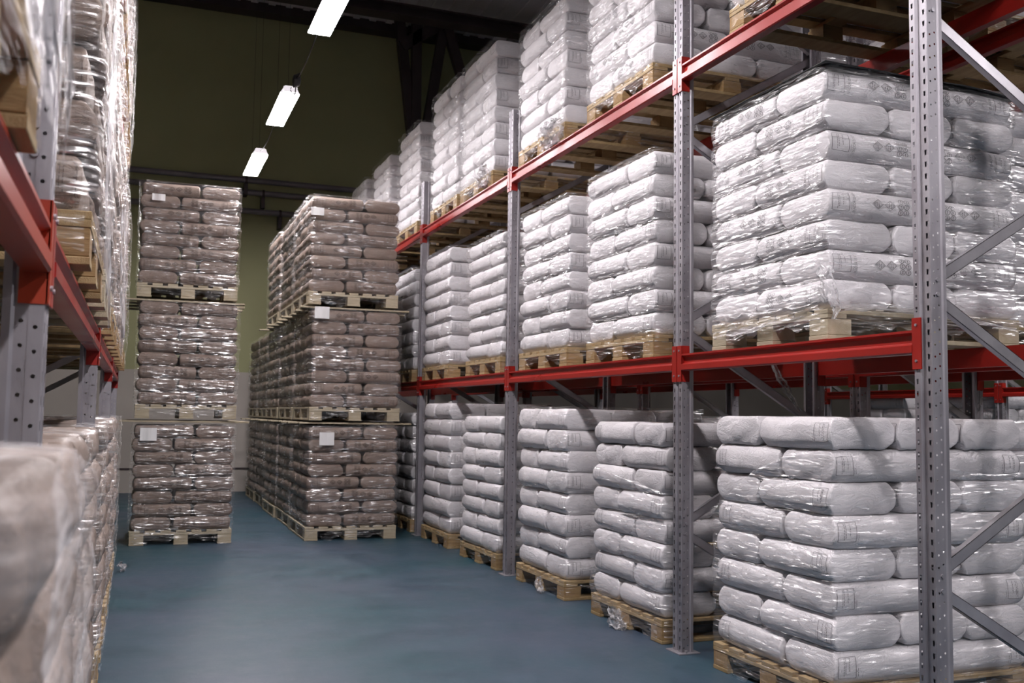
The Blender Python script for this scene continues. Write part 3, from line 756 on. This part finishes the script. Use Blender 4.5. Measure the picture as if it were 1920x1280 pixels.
# left rack, facing the other way
LPY = [-.698, 2.207, 5.112, 8.017, 10.45]
for i, y in enumerate(LPY):
    upright(-.1815, y, 5.35, 'grey perforated steel frame, %s along the brown-sack rack' % pn[i], 'frames of the brown-sack rack', .95, -1)
for i in range(4):
    beam(-.1815, LPY[i], LPY[i+1], Z1-.003, 'orange-red shelf beam on the aisle side, %s bay of the brown-sack rack' % pn[i], 'aisle-side beams of the brown-sack rack', -1, M_ORANGE if i < 1 else M_RED)
    beam(-1.209, LPY[i], LPY[i+1], Z1-.003, 'red shelf beam at the back of the %s brown-rack bay' % pn[i], 'back beams of the brown-sack rack', 1)
    if i > 1: beam(-.1815, LPY[i], LPY[i+1], Z2-.003, 'red top-shelf beam on the aisle side, %s bay of the brown-sack rack' % pn[i], 'top beams of the brown-sack rack', -1)
    if i > 1: beam(-1.209, LPY[i], LPY[i+1], Z2-.003, 'red top-shelf beam at the back, %s bay of the brown-sack rack' % pn[i], 'top beams of the brown-sack rack', 1)

# ------------------------------------------------------------------ dunnage planks between stacked pallets
def plank(x0, x1, y, z, label, rz=0, w=.09, h=.018):
    b = MB(); b.box(0, -w/2, 0, x1-x0, w/2, h, b=.002)
    tag(b.build('wooden_plank', M_WOODP, None, (x0,y,z), rz), label, 'plank', 'planks between stacked pallets')
where = ('front edge','first quarter','middle','third quarter')
for k, z in ((0, 1.2475), (1, 2.4975)):
    for j in range(4):
        plank(-.14+R.uniform(-.03,.05), 1.08+R.uniform(-.06,.05), 10.84+j*.34, z+.0185*0, 'thin loose plank at the %s, under the %s pallet of the lone stack' % (where[j], ('middle','topmost')[k]), R.uniform(-.015,.015))
for c in range(5):
    for k, z in ((0, 1.2475), (1, 2.5075)):
        if k == 1 and c > 2: continue
        for j in range(3):
            plank(1.60+R.uniform(-.04,.06), 2.86+R.uniform(-.06,.1), YC[c]+.08+j*.42, z, 'thin plank, %s one under the %s tier of column stack %s' % (('front','middle','rear')[j], ('middle','topmost')[k], ('one','two','three','four','five')[c]), R.uniform(-.02,.02))

# ------------------------------------------------------------------ paper labels on the brown stacks
def label_sheet(x0, z0, x1, z1, y, text):
    b = MB(); n_ = 6
    vs = []; fs = []
    for i in range(n_+1):
        for j in range(2): vs.append((x0+(x1-x0)*i/n_, y+.004*math.sin(i*1.3), z0 if j == 0 else z1))
    vs += [(a, c+.0012, d) for a, c, d in vs]
    k = 2*(n_+1)
    for i in range(n_): fs += [(2*i,2*i+2,2*i+3,2*i+1), (k+2*i+1,k+2*i+3,k+2*i+2,k+2*i)]
    b.add(vs, fs); tag(b.build('paper_label', M_PAPER), text, 'label', 'paper labels on brown loads')
label_sheet(.07,3.54,.20,3.61, 10.748, 'white paper sheet near the top of the lone brown stack')
label_sheet(.05,1.06,.21,1.19, 10.748, 'white paper sheet on the lowest tier of the lone brown stack')
label_sheet(1.70,3.52,1.84,3.605, 10.708, 'white paper sheet on the topmost tier of the front column stack')
label_sheet(1.77,2.39,1.93,2.52, 10.708, 'white paper sheet on the middle tier of the front column stack')
label_sheet(1.86,1.02,2.02,1.16, 10.708, 'white paper sheet on the lowest tier of the front column stack')

# ------------------------------------------------------------------ dark sheet on the first lower-shelf load
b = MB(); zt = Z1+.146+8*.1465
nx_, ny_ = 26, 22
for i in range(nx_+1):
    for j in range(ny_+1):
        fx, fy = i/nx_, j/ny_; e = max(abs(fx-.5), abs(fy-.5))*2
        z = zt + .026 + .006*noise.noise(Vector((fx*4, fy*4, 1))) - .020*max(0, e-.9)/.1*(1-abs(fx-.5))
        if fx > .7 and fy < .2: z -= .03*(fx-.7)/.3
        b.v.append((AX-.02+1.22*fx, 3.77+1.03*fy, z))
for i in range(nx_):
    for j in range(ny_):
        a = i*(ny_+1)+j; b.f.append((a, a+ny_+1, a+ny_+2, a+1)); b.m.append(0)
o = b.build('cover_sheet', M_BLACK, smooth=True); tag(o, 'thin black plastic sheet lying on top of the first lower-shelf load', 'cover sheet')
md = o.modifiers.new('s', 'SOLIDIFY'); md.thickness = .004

# ------------------------------------------------------------------ loose ends of film
def strand(path, width, label, seed, m=None, n_=40, twist=2.0, crush=.5, flatx=1.0):
    """a bunched strip of film that follows path"""
    pts = [Vector(p_) for p_ in path]
    def at(f):
        g = f*(len(pts)-1); i = min(int(g), len(pts)-2); return pts[i].lerp(pts[i+1], g-i)
    b = MB(); W_ = 14; uvs = []; xs = Vector((flatx,1,1))
    for i in range(n_+1):
        f = i/n_; c = at(f); w = width[0]+(width[1]-width[0])*f if len(width) == 2 else width[0]+(width[1]-width[0])*min(1,2*f) if f < .5 else width[1]+(width[2]-width[1])*(2*f-1)
        t_ = (at(min(1,f+.03))-at(max(0,f-.03))).normalized(); sd = t_.cross(Vector((1,.3,.1))).normalized()
        for j in range(W_+1):
            g = j/W_-.5; a = g*twist*math.pi + f*2
            off = sd*(w*g) + Vector((noise.noise(Vector((f*9,g*7,seed))), noise.noise(Vector((f*9,g*7,seed+9))), noise.noise(Vector((f*7,g*9,seed+5)))))*w*crush + sd.cross(t_)*math.sin(a)*w*.3
            off = off*xs
            b.v.append(tuple(c+off)); uvs.append((f, g*.5))
    for i in range(n_):
        for j in range(W_):
            a = i*(W_+1)+j; b.f.append((a, a+1, a+W_+2, a+W_+1)); b.m.append(0)
    me = b.mesh('loose_film', m or M_FILMD, True); ul = me.uv_layers.new(name='UV')
    for lp in me.loops: ul.data[lp.index].uv = uvs[lp.vertex_index]
    tag(link('loose_film', me), label, 'loose film', 'loose ends of film')
strand([(3.03,3.82,2.10),(3.0,3.76,2.02),(3.03,3.755,1.93),(3.06,3.755,1.90),(3.02,3.745,1.84)], (.07,.07,.02), 'bunched end of film at the corner of the first lower-shelf load', 3, crush=.4)
strand([(3.06,3.755,1.90),(3.3,3.775,1.915),(3.7,3.78,1.90),(4.2,3.78,1.86)], (.05,.03,.05), 'twisted rope of film stretched across the first lower-shelf pallet', 8, crush=.25)
strand([(3.03,3.95,1.90),(3.0,4.2,1.885),(3.0,4.45,1.86),(3.01,4.7,1.86)], (.05,.09,.12), 'creased band of film along the aisle edge of the first lower-shelf pallet', 12, crush=.25)
strand([(3.60,5.02,1.70),(3.63,4.98,1.60),(3.72,5.0,1.50),(3.79,5.02,1.42)], (.025,.04,.015), 'limp strand of film dangling below the red beam in the first bay', 15, n_=24)
strand([(3.0,6.0,.10),(2.99,5.9,.07),(2.98,5.82,.04),(2.99,5.78,.02)], (.05,.09,.06), 'crumpled white scrap of film by the second floor pallet', 21, n_=16, crush=.7)
strand([(3.0,7.25,.11),(2.985,7.2,.06),(2.985,7.12,.03)], (.05,.06,.04), 'small crumpled scrap of film by the third floor pallet', 23, n_=14, crush=.6)
strand([(3.01,6.95,Z2+.16),(2.98,6.98,Z2+.08),(2.99,7.1,Z2+.03),(2.99,7.3,Z2+.02)], (.12,.16,.05), 'torn film hanging off the third upper-shelf pallet', 26, crush=.6)
strand([(3.01,8.6,Z2+.17),(2.98,8.7,Z2+.08),(2.99,8.9,Z2+.03)], (.12,.14,.05), 'torn film hanging off the fourth upper-shelf pallet', 28, crush=.6)
strand([(3.01,3.95,Z2+.17),(2.98,4.0,Z2+.08),(2.99,4.1,Z2+.0)], (.1,.10,.03), 'torn film hanging off the first upper-shelf pallet', 29, crush=.5)
# left side
strand([(-.14,1.02,2.35),(-.125,1.08,2.1),(-.12,1.2,1.95),(-.12,1.45,1.84),(-.13,1.7,1.80)], (.34,.26,.06), 'large blurred rag of torn film hanging over the first brown-rack pallet', 31, n_=60, crush=.35, flatx=.09)
strand([(-.12,1.28,2.3),(-.115,1.5,2.05),(-.12,1.72,1.90),(-.13,1.78,1.78)], (.26,.2,.04), 'second rag of torn film beside the first brown-rack pallet', 33, n_=50, crush=.35, flatx=.09)
strand([(-.112,3.5,2.6),(-.108,3.3,2.3),(-.108,3.5,2.0),(-.105,3.65,1.8),(-.10,3.75,1.66)], (.45,.4,.06), 'long torn film tail hanging from the second brown-rack shelf load', 35, n_=70, crush=.22, flatx=.09)
strand([(-.085,4.7,2.3),(-.075,4.6,2.0),(-.07,4.75,1.75),(-.075,4.85,1.6)], (.35,.4,.06), 'torn film tail hanging from the third brown-rack shelf load', 37, n_=60, crush=.25, flatx=.09)
strand([(-.07,9.0,.06),(-.05,9.1,.04),(-.04,9.2,.03)], (.05,.07,.04), 'crumpled scrap of film on the floor beside the brown rack', 39, n_=14, crush=.6)

# ------------------------------------------------------------------ world, exposure
w = bpy.data.worlds.new('world'); scene.world = w; w.use_nodes = True
bg = w.node_tree.nodes['Background']; bg.inputs[0].default_value = (.62,.64,.70,1); bg.inputs[1].default_value = .05
scene.view_settings.view_transform = 'Standard'; scene.view_settings.look = 'None'
scene.view_settings.gamma = 1; scene.view_settings.use_curve_mapping = False
scene.view_settings.exposure = 0.0
cy_ = scene.cycles
cy_.use_denoising = True; cy_.max_bounces = 6; cy_.diffuse_bounces = 3; cy_.glossy_bounces = 2; cy_.transparent_max_bounces = 16
cy_.sample_clamp_indirect = 4
cy_.use_adaptive_sampling = True; cy_.adaptive_threshold = .07; cy_.adaptive_min_samples = 20
cy_.caustics_reflective = False; cy_.caustics_refractive = False
